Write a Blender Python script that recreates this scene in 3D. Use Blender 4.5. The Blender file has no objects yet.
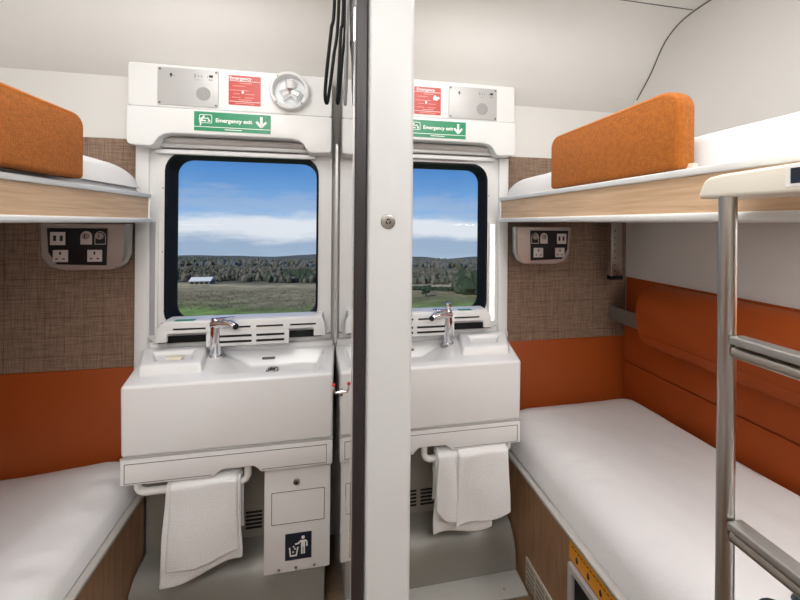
import bpy, bmesh, math, random
from mathutils import Vector, Matrix, noise
random.seed(7)
scene = bpy.context.scene
COL = scene.collection
PI = math.pi

# ------------------------------------------------------------------ materials
def lin(c):
    c = c / 255.0
    return c / 12.92 if c <= .04045 else ((c + .055) / 1.055) ** 2.4
def rgb(r, g, b): return (lin(r), lin(g), lin(b), 1)
def mat(name, col, rough=.5, metal=0, spec=.5, bump=0, bscale=200, vary=0, vscale=6, coat=0, sheen=0, emis=None, es=0):
    m = bpy.data.materials.new(name); m.use_nodes = True
    nt = m.node_tree; N = nt.nodes; Lk = nt.links
    p = N['Principled BSDF']
    p.inputs['Base Color'].default_value = col
    p.inputs['Roughness'].default_value = rough
    p.inputs['Metallic'].default_value = metal
    p.inputs['Specular IOR Level'].default_value = spec
    p.inputs['Coat Weight'].default_value = coat
    p.inputs['Sheen Weight'].default_value = sheen
    tc = N.new('ShaderNodeTexCoord')
    if vary:
        n = N.new('ShaderNodeTexNoise'); n.inputs['Scale'].default_value = vscale; n.inputs['Detail'].default_value = 6
        Lk.new(tc.outputs['Object'], n.inputs['Vector'])
        mx = N.new('ShaderNodeMix'); mx.data_type = 'RGBA'
        mx.inputs[6].default_value = [c * (1 - vary) for c in col[:3]] + [1]
        mx.inputs[7].default_value = [min(1, c * (1 + vary)) for c in col[:3]] + [1]
        Lk.new(n.outputs['Fac'], mx.inputs[0]); Lk.new(mx.outputs[2], p.inputs['Base Color'])
    if bump:
        n = N.new('ShaderNodeTexNoise'); n.inputs['Scale'].default_value = bscale; n.inputs['Detail'].default_value = 4
        Lk.new(tc.outputs['Object'], n.inputs['Vector'])
        b = N.new('ShaderNodeBump'); b.inputs['Strength'].default_value = bump; b.inputs['Distance'].default_value = .004
        Lk.new(n.outputs['Fac'], b.inputs['Height']); Lk.new(b.outputs['Normal'], p.inputs['Normal'])
    if emis:
        p.inputs['Emission Color'].default_value = emis; p.inputs['Emission Strength'].default_value = es
    return m
def wood(name, a, b, sc):
    m = mat(name, a, .45); nt = m.node_tree; N = nt.nodes; Lk = nt.links; p = N['Principled BSDF']
    tc = N.new('ShaderNodeTexCoord'); mp = N.new('ShaderNodeMapping'); mp.inputs['Scale'].default_value = sc
    Lk.new(tc.outputs['Object'], mp.inputs['Vector'])
    n = N.new('ShaderNodeTexNoise'); n.inputs['Scale'].default_value = 1; n.inputs['Detail'].default_value = 8; n.inputs['Distortion'].default_value = .4
    Lk.new(mp.outputs[0], n.inputs['Vector'])
    r = N.new('ShaderNodeValToRGB'); r.color_ramp.elements[0].color = a; r.color_ramp.elements[1].color = b
    r.color_ramp.elements[0].position = .3; r.color_ramp.elements[1].position = .7
    Lk.new(n.outputs['Fac'], r.inputs[0]); Lk.new(r.outputs[0], p.inputs['Base Color'])
    return m
def plaid(name, a, b):
    m = mat(name, a, .9, spec=.1); nt = m.node_tree; N = nt.nodes; Lk = nt.links; p = N['Principled BSDF']
    tc = N.new('ShaderNodeTexCoord')
    sep = N.new('ShaderNodeSeparateXYZ'); Lk.new(tc.outputs['Object'], sep.inputs[0])
    def noise_along(ax, s1, s2):
        mp = N.new('ShaderNodeMapping'); mp.inputs['Scale'].default_value = (s1, 1, s2) if ax == 0 else (s2, 1, s1)
        Lk.new(tc.outputs['Object'], mp.inputs['Vector'])
        n = N.new('ShaderNodeTexNoise'); n.inputs['Scale'].default_value = 1; n.inputs['Detail'].default_value = 3
        Lk.new(mp.outputs[0], n.inputs['Vector']); return n.outputs['Fac']
    def lines(out, period, w):
        md = N.new('ShaderNodeMath'); md.operation = 'PINGPONG'; md.inputs[1].default_value = period / 2
        Lk.new(out, md.inputs[0])
        lt = N.new('ShaderNodeMath'); lt.operation = 'LESS_THAN'; lt.inputs[1].default_value = w
        Lk.new(md.outputs[0], lt.inputs[0]); return lt.outputs[0]
    def add(o1, o2, k):
        q = N.new('ShaderNodeMath'); q.operation = 'MULTIPLY_ADD'; q.inputs[1].default_value = k
        Lk.new(o2, q.inputs[0]); Lk.new(o1, q.inputs[2]); return q.outputs[0]
    v = noise_along(0, 420, 14)
    v2 = noise_along(1, 420, 14)
    s = N.new('ShaderNodeMath'); s.operation = 'ADD'; Lk.new(v, s.inputs[0]); Lk.new(v2, s.inputs[1])
    h = N.new('ShaderNodeMath'); h.operation = 'MULTIPLY'; h.inputs[1].default_value = .5; Lk.new(s.outputs[0], h.inputs[0])
    o = h.outputs[0]
    o = add(o, lines(sep.outputs[0], .075, .0022), -.07); o = add(o, lines(sep.outputs[0], .031, .0012), -.04)
    o = add(o, lines(sep.outputs[2], .085, .0022), -.06); o = add(o, lines(sep.outputs[2], .034, .0012), -.03)
    r = N.new('ShaderNodeValToRGB'); r.color_ramp.elements[0].color = a; r.color_ramp.elements[1].color = b
    r.color_ramp.elements[0].position = .3; r.color_ramp.elements[1].position = .66
    Lk.new(o, r.inputs[0]); Lk.new(r.outputs[0], p.inputs['Base Color'])
    return m

WHITE = mat('white_moulding', rgb(228, 227, 225), .32, vary=.015)
BASIN = mat('white_solid_surface', rgb(232, 231, 230), .22, vary=.01)
WALLM = mat('wall_laminate', rgb(222, 219, 214), .45, vary=.02, vscale=2)
SIDEM = mat('side_wall_laminate', rgb(216, 213, 208), .5, vary=.02, vscale=2)
CEILM = mat('ceiling_laminate', rgb(226, 223, 218), .5, vary=.02, vscale=2)
SEAM = mat('dark_seam', rgb(95, 92, 88), .6)
TWEED = plaid('brown_tweed', rgb(100, 78, 65), rgb(164, 140, 121))
ORANGE = mat('rust_upholstery', rgb(172, 78, 26), .6, spec=.3, bump=.12, bscale=500, vary=.1, vscale=2.5)
RUST2 = mat('rust_panel', rgb(162, 76, 28), .42, spec=.4, bump=.08, bscale=500, vary=.12, vscale=2)
WOOL = mat('orange_wool', rgb(186, 108, 42), .95, spec=.1, bump=1.0, bscale=420, vary=.42, vscale=110, sheen=.1)
PIPE = mat('orange_piping', rgb(172, 94, 34), .85, spec=.2, bump=.3, bscale=500)
OAK = wood('oak_laminate', rgb(196, 160, 124), rgb(222, 190, 156), (90, 5, 90))
OAKL = wood('brown_oak_laminate', rgb(134, 98, 70), rgb(164, 124, 92), (60, 60, 5))
RAIL = mat('brushed_aluminium', rgb(205, 202, 196), .35, .35, vary=.04, vscale=40)
STEEL = mat('brushed_steel', rgb(176, 172, 166), .28, 1, bump=.02, bscale=300)
CHROME = mat('chrome', rgb(225, 225, 228), .06, 1)
LINEN = mat('white_linen', rgb(228, 226, 226), .85, spec=.2, bump=.25, bscale=60)
TOWELM = mat('white_terry', rgb(244, 243, 242), .98, spec=.05, bump=1, bscale=330, vary=.05, vscale=200)
BLACK = mat('black_rubber', rgb(14, 14, 15), .6, spec=.2)
GASK = mat('gasket_rubber', rgb(15, 15, 17), .55, spec=.2)
DARK = mat('dark_void', rgb(16, 15, 15), .7)
SILVER = mat('silver_paint', rgb(158, 152, 147), .3, .7)
PANELG = mat('grey_plate', rgb(186, 184, 182), .4, .15)
GLOSSB = mat('gloss_black', rgb(14, 12, 18), .4, spec=.3)
PLUG = mat('socket_grey', rgb(196, 188, 184), .4)
GREYM = mat('grey_metal_cover', rgb(140, 137, 130), .4, .15, vary=.05, vscale=3)
KICK = mat('pale_floor_flange', rgb(186, 184, 178), .3, .1)
GREEN = mat('sign_green', rgb(30, 140, 95), .35)
RED = mat('sign_red', rgb(192, 44, 32), .35)
INK = mat('sign_white', rgb(245, 245, 242), .4)
PINK = mat('sign_pale_print', rgb(240, 170, 150), .4)
BINK = mat('black_print', rgb(30, 30, 32), .5)
NAVY = mat('navy_label', rgb(22, 34, 52), .4)
YEL = mat('amber_label', rgb(226, 150, 30), .45)
SOAP = mat('cream_soap', rgb(238, 228, 205), .4)
CREAM = mat('cream_plastic', rgb(232, 226, 212), .35)
STRAPG = mat('grey_cable', rgb(130, 130, 132), .4)
POSTM = mat('painted_post', rgb(201, 201, 200), .35, vary=.02, vscale=3)
SEALM = mat('dark_seal', rgb(42, 35, 36), .4, vary=.2, vscale=2)
BLIND = mat('blind_fabric', rgb(176, 170, 166), .7)
CARPET = mat('brown_carpet', rgb(132, 108, 84), .98, spec=.05, bump=1, bscale=300, vary=.55, vscale=220)
BLANKET = mat('teal_blanket', rgb(48, 66, 74), .9, bump=.6, bscale=300, vary=.2, vscale=30)
REDP = mat('red_plastic', rgb(190, 40, 30), .4)
MIRROR = mat('mirror_glass', rgb(235, 236, 238), .02, 1)
LAMIN = mat('gloss_white_laminate', rgb(215, 212, 208), .06, spec=.9, coat=.8)
LED = mat('led_strip', rgb(255, 250, 240), .5, emis=(1, .97, .92, 1), es=1.6)
LEDOFF = mat('diffuser_strip', rgb(170, 170, 174), .35)
LAMP = mat('lamp_diffuser', rgb(255, 250, 240), .5, emis=(1, .995, .985, 1), es=9.6)
GRILLE = mat('grille_beige', rgb(196, 186, 172), .5)
gm = bpy.data.materials.new('window_glass'); gm.use_nodes = True
nt = gm.node_tree; nt.nodes.clear()
o_ = nt.nodes.new('ShaderNodeOutputMaterial'); mx_ = nt.nodes.new('ShaderNodeMixShader'); fr = nt.nodes.new('ShaderNodeMath'); fr.operation = 'MULTIPLY_ADD'; lw = nt.nodes.new('ShaderNodeLayerWeight'); lw.inputs[0].default_value = .3; pw = nt.nodes.new('ShaderNodeMath'); pw.operation = 'POWER'; pw.inputs[1].default_value = 4; nt.links.new(lw.outputs['Facing'], pw.inputs[0]); nt.links.new(pw.outputs[0], fr.inputs[0]); fr.inputs[1].default_value = .4; fr.inputs[2].default_value = .012
tr = nt.nodes.new('ShaderNodeBsdfTransparent'); gl = nt.nodes.new('ShaderNodeBsdfGlossy'); gl.inputs['Roughness'].default_value = .01
tr.inputs[0].default_value = (.97, .98, .99, 1); 
nt.links.new(fr.outputs[0], mx_.inputs[0]); nt.links.new(tr.outputs[0], mx_.inputs[1]); nt.links.new(gl.outputs[0], mx_.inputs[2]); nt.links.new(mx_.outputs[0], o_.inputs[0])
GLASS = gm

# ------------------------------------------------------------------ object helpers
ORG = {}
def tag(o, label=None, cat=None, group=None, kind=None):
    if label: o['label'] = label
    if cat: o['category'] = cat
    if group: o['group'] = group
    if kind: o['kind'] = kind
    return o
def thing(name, loc, label, cat, group=None):
    o = bpy.data.objects.new(name, None); COL.objects.link(o); o.location = loc
    o.empty_display_size = .05; ORG[o.name] = Vector(loc)
    return tag(o, label, cat, group)

class B:
    def __init__(s): s.bm = bmesh.new()
    def faces(s, pts, fs):
        v = [s.bm.verts.new(p) for p in pts]
        for f in fs:
            try: s.bm.faces.new([v[i] for i in f])
            except ValueError: pass
        return s
    def box(s, x0, x1, y0, y1, z0, z1):
        p = [(x, y, z) for x in (x0, x1) for y in (y0, y1) for z in (z0, z1)]
        return s.faces(p, [(0, 1, 3, 2), (4, 6, 7, 5), (0, 4, 5, 1), (2, 3, 7, 6), (0, 2, 6, 4), (1, 5, 7, 3)])
    def hexa(s, a, b):      # two quads, each four points, a->b
        return s.faces(list(a) + list(b), [(0, 1, 2, 3), (7, 6, 5, 4), (0, 4, 5, 1), (1, 5, 6, 2), (2, 6, 7, 3), (3, 7, 4, 0)])
    def prism(s, poly, fn0, fn1):
        n = len(poly)
        p = [fn0(*q) for q in poly] + [fn1(*q) for q in poly]
        return s.faces(p, [tuple(range(n)), tuple(range(2 * n - 1, n - 1, -1))] + [(i, (i + 1) % n, n + (i + 1) % n, n + i) for i in range(n)])
    def prism_y(s, poly, y0, y1): return s.prism(poly, lambda a, b: (a, y0, b), lambda a, b: (a, y1, b))
    def prism_x(s, poly, x0, x1): return s.prism(poly, lambda a, b: (x0, a, b), lambda a, b: (x1, a, b))
    def prism_z(s, poly, z0, z1): return s.prism(poly, lambda a, b: (a, b, z0), lambda a, b: (a, b, z1))
    def loops(s, L, closed=True, caps=False):   # list of rings of points
        n = len(L[0]); vs = [[s.bm.verts.new(p) for p in r] for r in L]
        for i in range(len(L) - 1):
            for j in range(n if closed else n - 1):
                k = (j + 1) % n
                try: s.bm.faces.new((vs[i][j], vs[i][k], vs[i + 1][k], vs[i + 1][j]))
                except ValueError: pass
        if caps:
            s.bm.faces.new(vs[0][::-1]); s.bm.faces.new(vs[-1])
        return s
    def tube(s, pts, r, n=12, caps=True):
        pts = [Vector(p) for p in pts]; rs = r if isinstance(r, (list, tuple)) else [r] * len(pts)
        up = None; L = []
        for i, p in enumerate(pts):
            t = (pts[min(i + 1, len(pts) - 1)] - pts[max(i - 1, 0)]).normalized()
            if up is None: up = t.orthogonal().normalized()
            up = (up - t * up.dot(t)).normalized(); w = t.cross(up)
            L.append([p + (up * math.cos(a) + w * math.sin(a)) * rs[i] for a in [2 * PI * k / n for k in range(n)]])
        return s.loops(L, True, caps)
    def lathe(s, prof, org, axis='Z', n=32):     # prof: list of (r, h)
        L = []
        for r, h in prof:
            ring = []
            for k in range(n):
                a = 2 * PI * k / n; c, d = r * math.cos(a), r * math.sin(a)
                q = {'Z': (c, d, h), 'Y': (c, h, d), 'X': (h, c, d)}[axis]
                ring.append(Vector(org) + Vector(q))
            L.append(ring)
        return s.loops(L, True, True)
    def grid(s, fn, nu, nv):
        v = [[s.bm.verts.new(fn(i / nu, j / nv)) for j in range(nv + 1)] for i in range(nu + 1)]
        for i in range(nu):
            for j in range(nv): s.bm.faces.new((v[i][j], v[i + 1][j], v[i + 1][j + 1], v[i][j + 1]))
        return s
    def text(s, body, size, x, z, y, off=0, fn=None, align='CENTER'):
        cu = bpy.data.curves.new('t', 'FONT'); cu.body = body; cu.size = size; cu.align_x = align; cu.align_y = 'CENTER'; cu.offset = off
        to = bpy.data.objects.new('t', cu); COL.objects.link(to)
        me = bpy.data.meshes.new_from_object(to)
        for v in me.vertices:
            v.co = Vector((x + v.co.x, y, z + v.co.y)) if fn is None else Vector(fn(x + v.co.x, z + v.co.y))
        s.bm.from_mesh(me); bpy.data.objects.remove(to); bpy.data.curves.remove(cu); bpy.data.meshes.remove(me)
        return s
    def build(s, name, m, parent=None, bevel=0, seg=3, ang=38, flip=False, subs=0, norm=True):
        bm = s.bm
        bmesh.ops.remove_doubles(bm, verts=bm.verts, dist=1e-6)
        if norm: bmesh.ops.recalc_face_normals(bm, faces=bm.faces)
        if bevel:
            es = [e for e in bm.edges if len(e.link_faces) == 2 and e.calc_face_angle(0) > math.radians(30)]
            bmesh.ops.bevel(bm, geom=es, offset=bevel, segments=seg, profile=.5, affect='EDGES', clamp_overlap=True)
        if flip: bmesh.ops.reverse_faces(bm, faces=bm.faces)
        off = ORG.get(parent.name, Vector()) if parent else Vector()
        bmesh.ops.translate(bm, verts=bm.verts, vec=-off)
        me = bpy.data.meshes.new(name); bm.to_mesh(me); bm.free()
        me.materials.append(m)
        for f in me.polygons: f.use_smooth = True
        me.set_sharp_from_angle(angle=math.radians(ang))
        o = bpy.data.objects.new(name, me); COL.objects.link(o)
        if parent: o.parent = parent
        ORG[o.name] = off
        if subs:
            md = o.modifiers.new('s', 'SUBSURF'); md.levels = subs; md.render_levels = subs
        return o
def rrect(x0, x1, z0, z1, r, n=7):
    if x0 > x1: x0, x1 = x1, x0
    pts = []
    for cx, cz, a0 in ((x1 - r, z1 - r, 0), (x0 + r, z1 - r, 90), (x0 + r, z0 + r, 180), (x1 - r, z0 + r, 270)):
        for k in range(n):
            a = math.radians(a0 + 90 * k / (n - 1)); pts.append((cx + r * math.cos(a), cz + r * math.sin(a)))
    return pts
def sphere(b, c, r, n=12):
    b.lathe([(max(r * math.sin(PI * k / n), 1e-4), -r * math.cos(PI * k / n)) for k in range(n + 1)], c, 'Z', 20)

# ------------------------------------------------------------------ shell
FL = -.13
YW = 1.72; XS = 1.64; YB = -.95; PYB = .5
roofp = [(YW, FL), (YW, 1.80), (1.712, 2.0), (1.70, 2.10), (1.637, 2.159), (1.555, 2.265), (1.489, 2.376), (1.44, 2.428), (1.385, 2.458), (1.315, 2.472), (1.24, 2.476), (.6, 2.476), (YB, 2.476)]
def cat(P, n=5):
    P = [Vector(p_) for p_ in P]; Q = []
    for i in range(len(P) - 1):
        p0, p1, p2, p3 = P[max(i - 1, 0)], P[i], P[i + 1], P[min(i + 2, len(P) - 1)]
        for k in range(n):
            t = k / n; Q.append(tuple(.5 * ((2 * p1) + (p2 - p0) * t + (2 * p0 - 5 * p1 + 4 * p2 - p3) * t * t + (3 * p1 - p0 - 3 * p2 + p3) * t ** 3)))
    return Q + [tuple(P[-1])]
curve = cat(roofp[4:11], 5)
roofp = roofp[:4] + curve + roofp[11:]
b = B(); b.box(-XS - .1, XS + .1, YB - .1, YW + .12, FL - .05, FL); b.build('floor', CARPET)['kind'] = 'structure'
OFFW = -.015
# window wall with two openings
def hx(s, x): return s * x + OFFW
b = B()
y0, y1 = YW, YW + .10
xs = [-XS - .1, hx(-1, .83), hx(-1, .07), hx(1, .07), hx(1, .83), XS + .1]
for i in range(5):
    if i in (1, 3):
        b.box(xs[i], xs[i + 1], y0, y1, FL, .90); b.box(xs[i], xs[i + 1], y0, y1, 1.82, 2.12)
    else: b.box(xs[i], xs[i + 1], y0, y1, FL, 2.12)
b.build('wall_back', WALLM)['kind'] = 'structure'
# curved ceiling (extruded along X) with thickness
def roof(x0, x1, name):
    pr = [(1.718, 1.80)] + roofp[2:]
    outer = [(YW + .1, 1.80)] + [(y + .06, z + .06) for y, z in pr[1:-1]] + [(YB - .1, 2.54)]
    b = B(); b.prism_x(pr + outer[::-1], x0, x1)
    o = b.build(name, CEILM, ang=30); o['kind'] = 'structure'
roof(-XS - .1, XS + .1, 'ceiling')
for s, nm in ((-1, 'wall_left'), (1, 'wall_right')):
    pr = [(YW, FL)] + [(YW, 1.80)] + roofp[2:] + [(YB, FL)]
    b = B(); x = s * XS; b.prism_x([(y, min(z + .002, z + .002)) for y, z in pr], x, x + s * .06)
    b.build(nm, SIDEM)['kind'] = 'structure'
b = B(); b.box(-XS - .06, XS + .06, YB - .06, YB, FL, 2.476); b.build('wall_front', WALLM)['kind'] = 'structure'
# dark joint line where the side partition meets the curved ceiling, and the ceiling panel joint
for s in (-1, 1):
    b = B(); pr = curve
    b.tube([(s * (XS - .001), y - .0015, z - .0015) for y, z in pr], .0035, 6)
    b.build('trim_1' if s > 0 else 'trim_2', SEAM)['kind'] = 'structure'
b = B(); b.tube([(-1.63, 1.322, 2.4705), (1.63, 1.322, 2.4705)], .0022, 6); b.build('trim_3', SEAM)['kind'] = 'structure'

# partition between the two cabins
b = B()
b.prism_z([(-.030, 1.72), (.018, .53), (.10, .53), (.045, 1.72)], FL, 2.476)
o = b.build('wall_partition', LAMIN); o['kind'] = 'structure'
post = B(); post.prism_z([(.0365, .515), (.040, .50), (.1035, .50), (.108, .506), (.108, .56), (.0365, .56)], FL, 2.476)
po = post.build('trim_4', POSTM, bevel=.003); po['kind'] = 'structure'
b = B(); b.box(.0185, .0365, .507, .545, FL, 2.476); o = b.build('trim_5', SEALM, bevel=.003); o['kind'] = 'structure'
# screw in the post
b = B(); b.lathe([(.0001, -.0020), (.0068, -.0022), (.0102, -.0012), (.0108, 0)], (.0685, .4995, 1.452), 'Y', 28)
b.lathe([(.0115, -.0002), (.0115, .0006)], (.0685, .4995, 1.452), 'Y', 28)
sc = b.build('post_screw', STEEL); tag(sc, 'round steel security screw in the pale door post', 'screw')
b = B()
for k in range(3):
    a0 = math.radians(50 + 120 * k); b2 = [(.0685 + r * math.cos(a0 + t), 1.452 + r * math.sin(a0 + t)) for r, t in ((.0022, 0), (.0022, .9), (.0022, 1.5), (.0046, 1.5), (.0046, .9), (.0046, 0))]
    b.prism_y(b2, .4968, .4978)
ORG[sc.name] = Vector(); b.build('drive_slot', BINK, sc)
# mirror on the left face
mx = lambda y: -.030 + (1.72 - y) * (.048 / 1.19)
mr = thing('wall_mirror', (mx(1.2), 1.2, 1.35), 'narrow edge-on wall mirror beside the left washbasin', 'mirror')
b = B(); b.prism_z([(mx(1.57) - .002, 1.57), (mx(.548) - .0008, .548), (mx(.548) + .001, .548), (mx(1.57) + .001, 1.57)], .905, 1.80); b.build('mirror_glass', MIRROR, mr)
b = B(); b.box(mx(1.6) - .007, mx(1.6) + .002, 1.572, 1.592, .895, 1.812); b.build('edge_frame', RAIL, mr, bevel=.003)
# coat hook on the mirror panel
hk = thing('coat_hook', (mx(.9), .9, 1.02), 'small chrome coat hook with red tip on the mirrored partition', 'hook')
b = B(); b.lathe([(.010, -.0006), (.010, -.005), (.0001, -.0055)], (mx(.9) , .9, 1.00), 'X', 20); b.tube([(mx(.9) - .003, .9, 1.00), (mx(.9) - .016, .9, .998), (mx(.9) - .021, .9, 1.008), (mx(.9) - .021, .9, 1.016)], .0032, 10); b.build('hook_body', CHROME, hk)
b = B(); sphere(b, (mx(.9) - .021, .9, 1.020), .0048); b.build('hook_tip', REDP, hk)
# hanging cable loops at the top of the partition
def loop(name, pts, r, m, label):
    P = [Vector(p) for p in pts]; Q = []
    for i in range(len(P) - 1):
        p0, p1, p2, p3 = P[max(i - 1, 0)], P[i], P[i + 1], P[min(i + 2, len(P) - 1)]
        for k in range(8):
            t = k / 8; Q.append(.5 * ((2 * p1) + (p2 - p0) * t + (2 * p0 - 5 * p1 + 4 * p2 - p3) * t * t + (3 * p1 - p0 - 3 * p2 + p3) * t ** 3))
    Q.append(P[-1])
    b = B(); b.tube(Q, r, 10); o = b.build(name, m); tag(o, label, 'cable loop', 'cable loops hanging from the ceiling by the partition')
loop('cable_loop', [(-.020, .80, 2.476), (-.0215, .80, 1.99), (-.029, .80, 1.90), (-.038, .80, 1.805), (-.0415, .80, 1.75), (-.0385, .805, 1.731), (-.034, .81, 1.75), (-.023, .82, 1.85), (-.0125, .83, 1.98), (-.006, .83, 2.476)], .0040, BLACK, 'black cable loop hanging furthest left, clear of the partition')
loop('cable_loop', [(.000, .72, 2.476), (-.001, .72, 1.94), (-.006, .72, 1.85), (-.0108, .72, 1.74), (-.0125, .72, 1.712), (-.011, .725, 1.704), (-.0085, .73, 1.72), (-.003, .735, 1.80), (.0045, .74, 1.95), (.0055, .74, 2.476)], .0034, BLACK, 'second black cable loop, hanging closer to the partition face')
loop('cable_loop', [(.0060, .64, 2.476), (.0065, .64, 1.89), (.0055, .64, 1.80), (.0030, .64, 1.70), (.0025, .64, 1.682), (.0040, .642, 1.674), (.0052, .645, 1.69), (.0068, .65, 1.80), (.0072, .65, 2.476)], .0026, STRAPG, 'thin grey cable loop lying against the partition face')

# ------------------------------------------------------------------ one cabin, mirrored by s
tn = [0]
def cabin(s):
    R = s > 0
    side = 'right' if R else 'left'
    W = lambda x: s * x + OFFW
    X = lambda x: s * x
    dz = .015 if R else -.012
    def st(b, m, **k):
        tn[0] += 1; o = b.build('trim_%d' % (5 + tn[0]), m, **k); o['kind'] = 'structure'; return o
    xin = .036 if not R else .13; wi = .036 if not R else .072
    # wall cladding on the window wall, tweed above rust
    zt = .805 if R else .787
    b = B(); b.box(W(.895), X(XS), 1.700, YW, zt, 1.82); st(b, TWEED, bevel=.002)
    b = B(); b.box(W(.895), X(XS), 1.694, YW, FL, zt); st(b, RUST2, bevel=.004)
    # white pilaster beside the window
    b = B(); b.box(W(.840), W(.893), 1.665, YW, .30, 1.80); st(b, WHITE, bevel=.004)
    # window surround
    wn = B()
    zb, ztp = .90, 1.83
    outer = [(W(.84), ztp), (W(wi), ztp), (W(wi), zb), (W(.84), zb)]
    hole = rrect(W(.100), W(.777), .955, 1.765, .085)
    def matchring(h):
        res = []
        cx, cz = (W(wi) + W(.84)) / 2, (zb + ztp) / 2; hw = abs(W(.84) - W(wi)) / 2; hh = (ztp - zb) / 2
        for x, z in h:
            dx, dz_ = x - cx, z - cz; k = min(hw / max(abs(dx), 1e-6), hh / max(abs(dz_), 1e-6)); res.append((cx + dx * k, cz + dz_ * k))
        return res
    om = matchring(hole)
    wn.loops([[(x, 1.71, z) for x, z in om], [(x, 1.68, z) for x, z in om], [(x, 1.68, z) for x, z in hole], [(x, 1.80, z) for x, z in hole]])
    win = wn.build('window_2' if R else 'window_1', WHITE); win['kind'] = 'structure'; ORG[win.name] = Vector()
    b = B()
    h1 = rrect(W(.099), W(.778), .954, 1.766, .086); h2 = rrect(W(.108), W(.769), .963, 1.757, .078); h3 = rrect(W(.113), W(.755), .984, 1.742, .07)
    b.loops([[(x, 1.70, z) for x, z in h1], [(x, 1.674, z) for x, z in h1], [(x, 1.672, z) for x, z in h2], [(x, 1.70, z) for x, z in h2], [(x, 1.735, z) for x, z in h3], [(x, 1.752, z) for x, z in h3], [(x, 1.752, z) for x, z in h1]])
    b.build('window_gasket', GASK, win, ang=30)
    b = B(); b.box(W(.105), W(.765), 1.745, 1.749, .97, 1.755); b.build('window_pane', GLASS, win)
    for zz in (.985, 1.31, 1.60):
        b = B(); b.lathe([(.004, 0), (.0035, -.0015), (.0001, -.0016)], (W(.788), 1.68, zz), 'Y', 12); b.build('window_screw', STEEL, win)
    # light strip in the pilaster
    q_ls = -.012 if R else .005
    ls = thing('light_strip', (W(.817 + q_ls), 1.68, .93), 'glowing white vertical light strip beside the right cabin window' if R else 'unlit grey vertical light strip beside the left cabin window', 'light strip')
    b = B(); b.loops([[(x, y, z) for x, z in rrect(W(.797 + q_ls), W(.839 + q_ls), .925, 1.455, .004, 3)] for y, d in ((1.680, 0), (1.670, 0))], caps=True); b.build('strip_housing', WHITE, ls)
    b = B(); b.box(W(.807 + q_ls), W(.829 + q_ls), 1.6675, 1.672, .935, 1.445); b.build('diffuser', LED if R else LEDOFF, ls, bevel=.001)

    # pelmet over the window
    P = thing('window_pelmet', (W(.45), 1.64, 1.78 + dz), 'white moulded pelmet over the %s cabin window' % side, 'pelmet')
    top, seam, leg = 2.142 + dz, 1.953 + dz, 1.787 + dz
    b = B(); b.prism_y(rrect(W(xin), W(.89), seam + .0015, top, .012, 4), 1.60, 1.72); b.build('upper_cover', WHITE, P, bevel=.006)
    pa = [(.89, seam), (.89, leg + .02), (.885, leg + .006), (.872, leg), (.80, leg - .004), (.785, leg + .003), (.776, leg + .018), (.765, leg + .036), (.745, leg + .05), (.71, leg + .056),
          (.22, leg + .056), (.185, leg + .05), (.165, leg + .036), (.155, leg + .018), (.145, leg + .003), (.136 if R else .13, leg - .004), (xin + .004, leg), (xin + .002, leg + .006), (xin, leg + .02), (xin, seam)]
    b = B(); b.prism_y([(W(x), z) for x, z in pa], 1.592, 1.72); b.build('lower_cover', WHITE, P, bevel=.006)
    b = B(); b.box(W(xin + .003), W(.885), 1.604, 1.71, seam - .004, seam + .004); b.build('cover_joint', SEAM, P)
    # roller blind in the arch
    rb = thing('roller_blind', (W(.45), 1.66, leg - .02), 'rolled-up grey window blind under the %s pelmet' % side, 'blind')
    b = B(); b.tube([(W(.165), 1.655, leg + .036), (W(.765), 1.655, leg + .036)], .018, 16); b.build('blind_roll', BLIND, rb)
    b = B(); b.box(W(.125), W(.80), 1.645, 1.676, leg + .004, leg + .022); b.build('hem_bar', PANELG, rb, bevel=.004)
    b = B(); b.box(W(.115), W(.81), 1.655, 1.678, leg - .022, leg - .002); b.build('guide_bar', WHITE, rb, bevel=.003)
    # control plate
    px0, px1 = (.519, .774) if R else (-.788, -.545)
    pz0, pz1 = (1.977, 2.136) if R else (1.953, 2.116)
    F = 1.60
    cp = thing('intercom_panel', ((px0 + px1) / 2, F, pz0), 'grey metal intercom plate with round speaker on the %s pelmet' % side, 'intercom')
    b = B(); b.box(px0, px1, F - .004, F + .001, pz0, pz1); b.build('face_plate', PANELG, cp, bevel=.0015)
    for xx in (px0 + .009, px1 - .009):
        for zz in (pz0 + .009, pz1 - .009):
            b = B(); b.lathe([(.0045, -.004), (.004, -.0058), (.0001, -.006)], (xx, F, zz), 'Y', 12); b.build('plate_screw', SEAM, cp)
    sx, sz = (.695, 2.03) if R else (-.605, 2.010)
    b = B(); b.lathe([(.030, -.0038), (.030, -.0050), (.0001, -.0050)], (sx, F, sz), 'Y', 36); g = b.build('speaker_grille', STRAPG if False else mat('speaker_grey_%s' % side, rgb(160, 158, 156), .6), cp)
    b = B()
    for rr in (.005, .010, .015, .020, .025):
        for k in range(int(rr * 1300)):
            a = 2 * PI * k / int(rr * 1300); b.lathe([(.0009, -.0053), (.0001, -.0054)], (sx + rr * math.cos(a), F, sz + rr * math.sin(a)), 'Y', 5)
    b.build('speaker_holes', SEAM, cp)
    b = B(); yy = F - .0048
    ax = px0 + .053; az = pz1 - .033
    b.prism_y([(ax, az + .011), (ax - .006, az + .001), (ax - .002, az - .004), (ax - .002, az - .010), (ax + .002, az - .010), (ax + .002, az - .004), (ax + .006, az + .001)], yy, yy + .001)
    b.box(ax + .010, ax + .0125, yy, yy + .001, az - .003, az)
    b.text('2 • •', .020, px1 - .082, pz1 - .030, yy); b.text('—···', .012, px1 - .086, pz1 - .046, yy)
    b.box(px1 - .038, px1 - .022, yy, yy + .001, pz1 - .032, pz1 - .022); b.box(px1 - .046, px1 - .042, yy, yy + .001, pz1 - .032, pz1 - .029)
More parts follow.
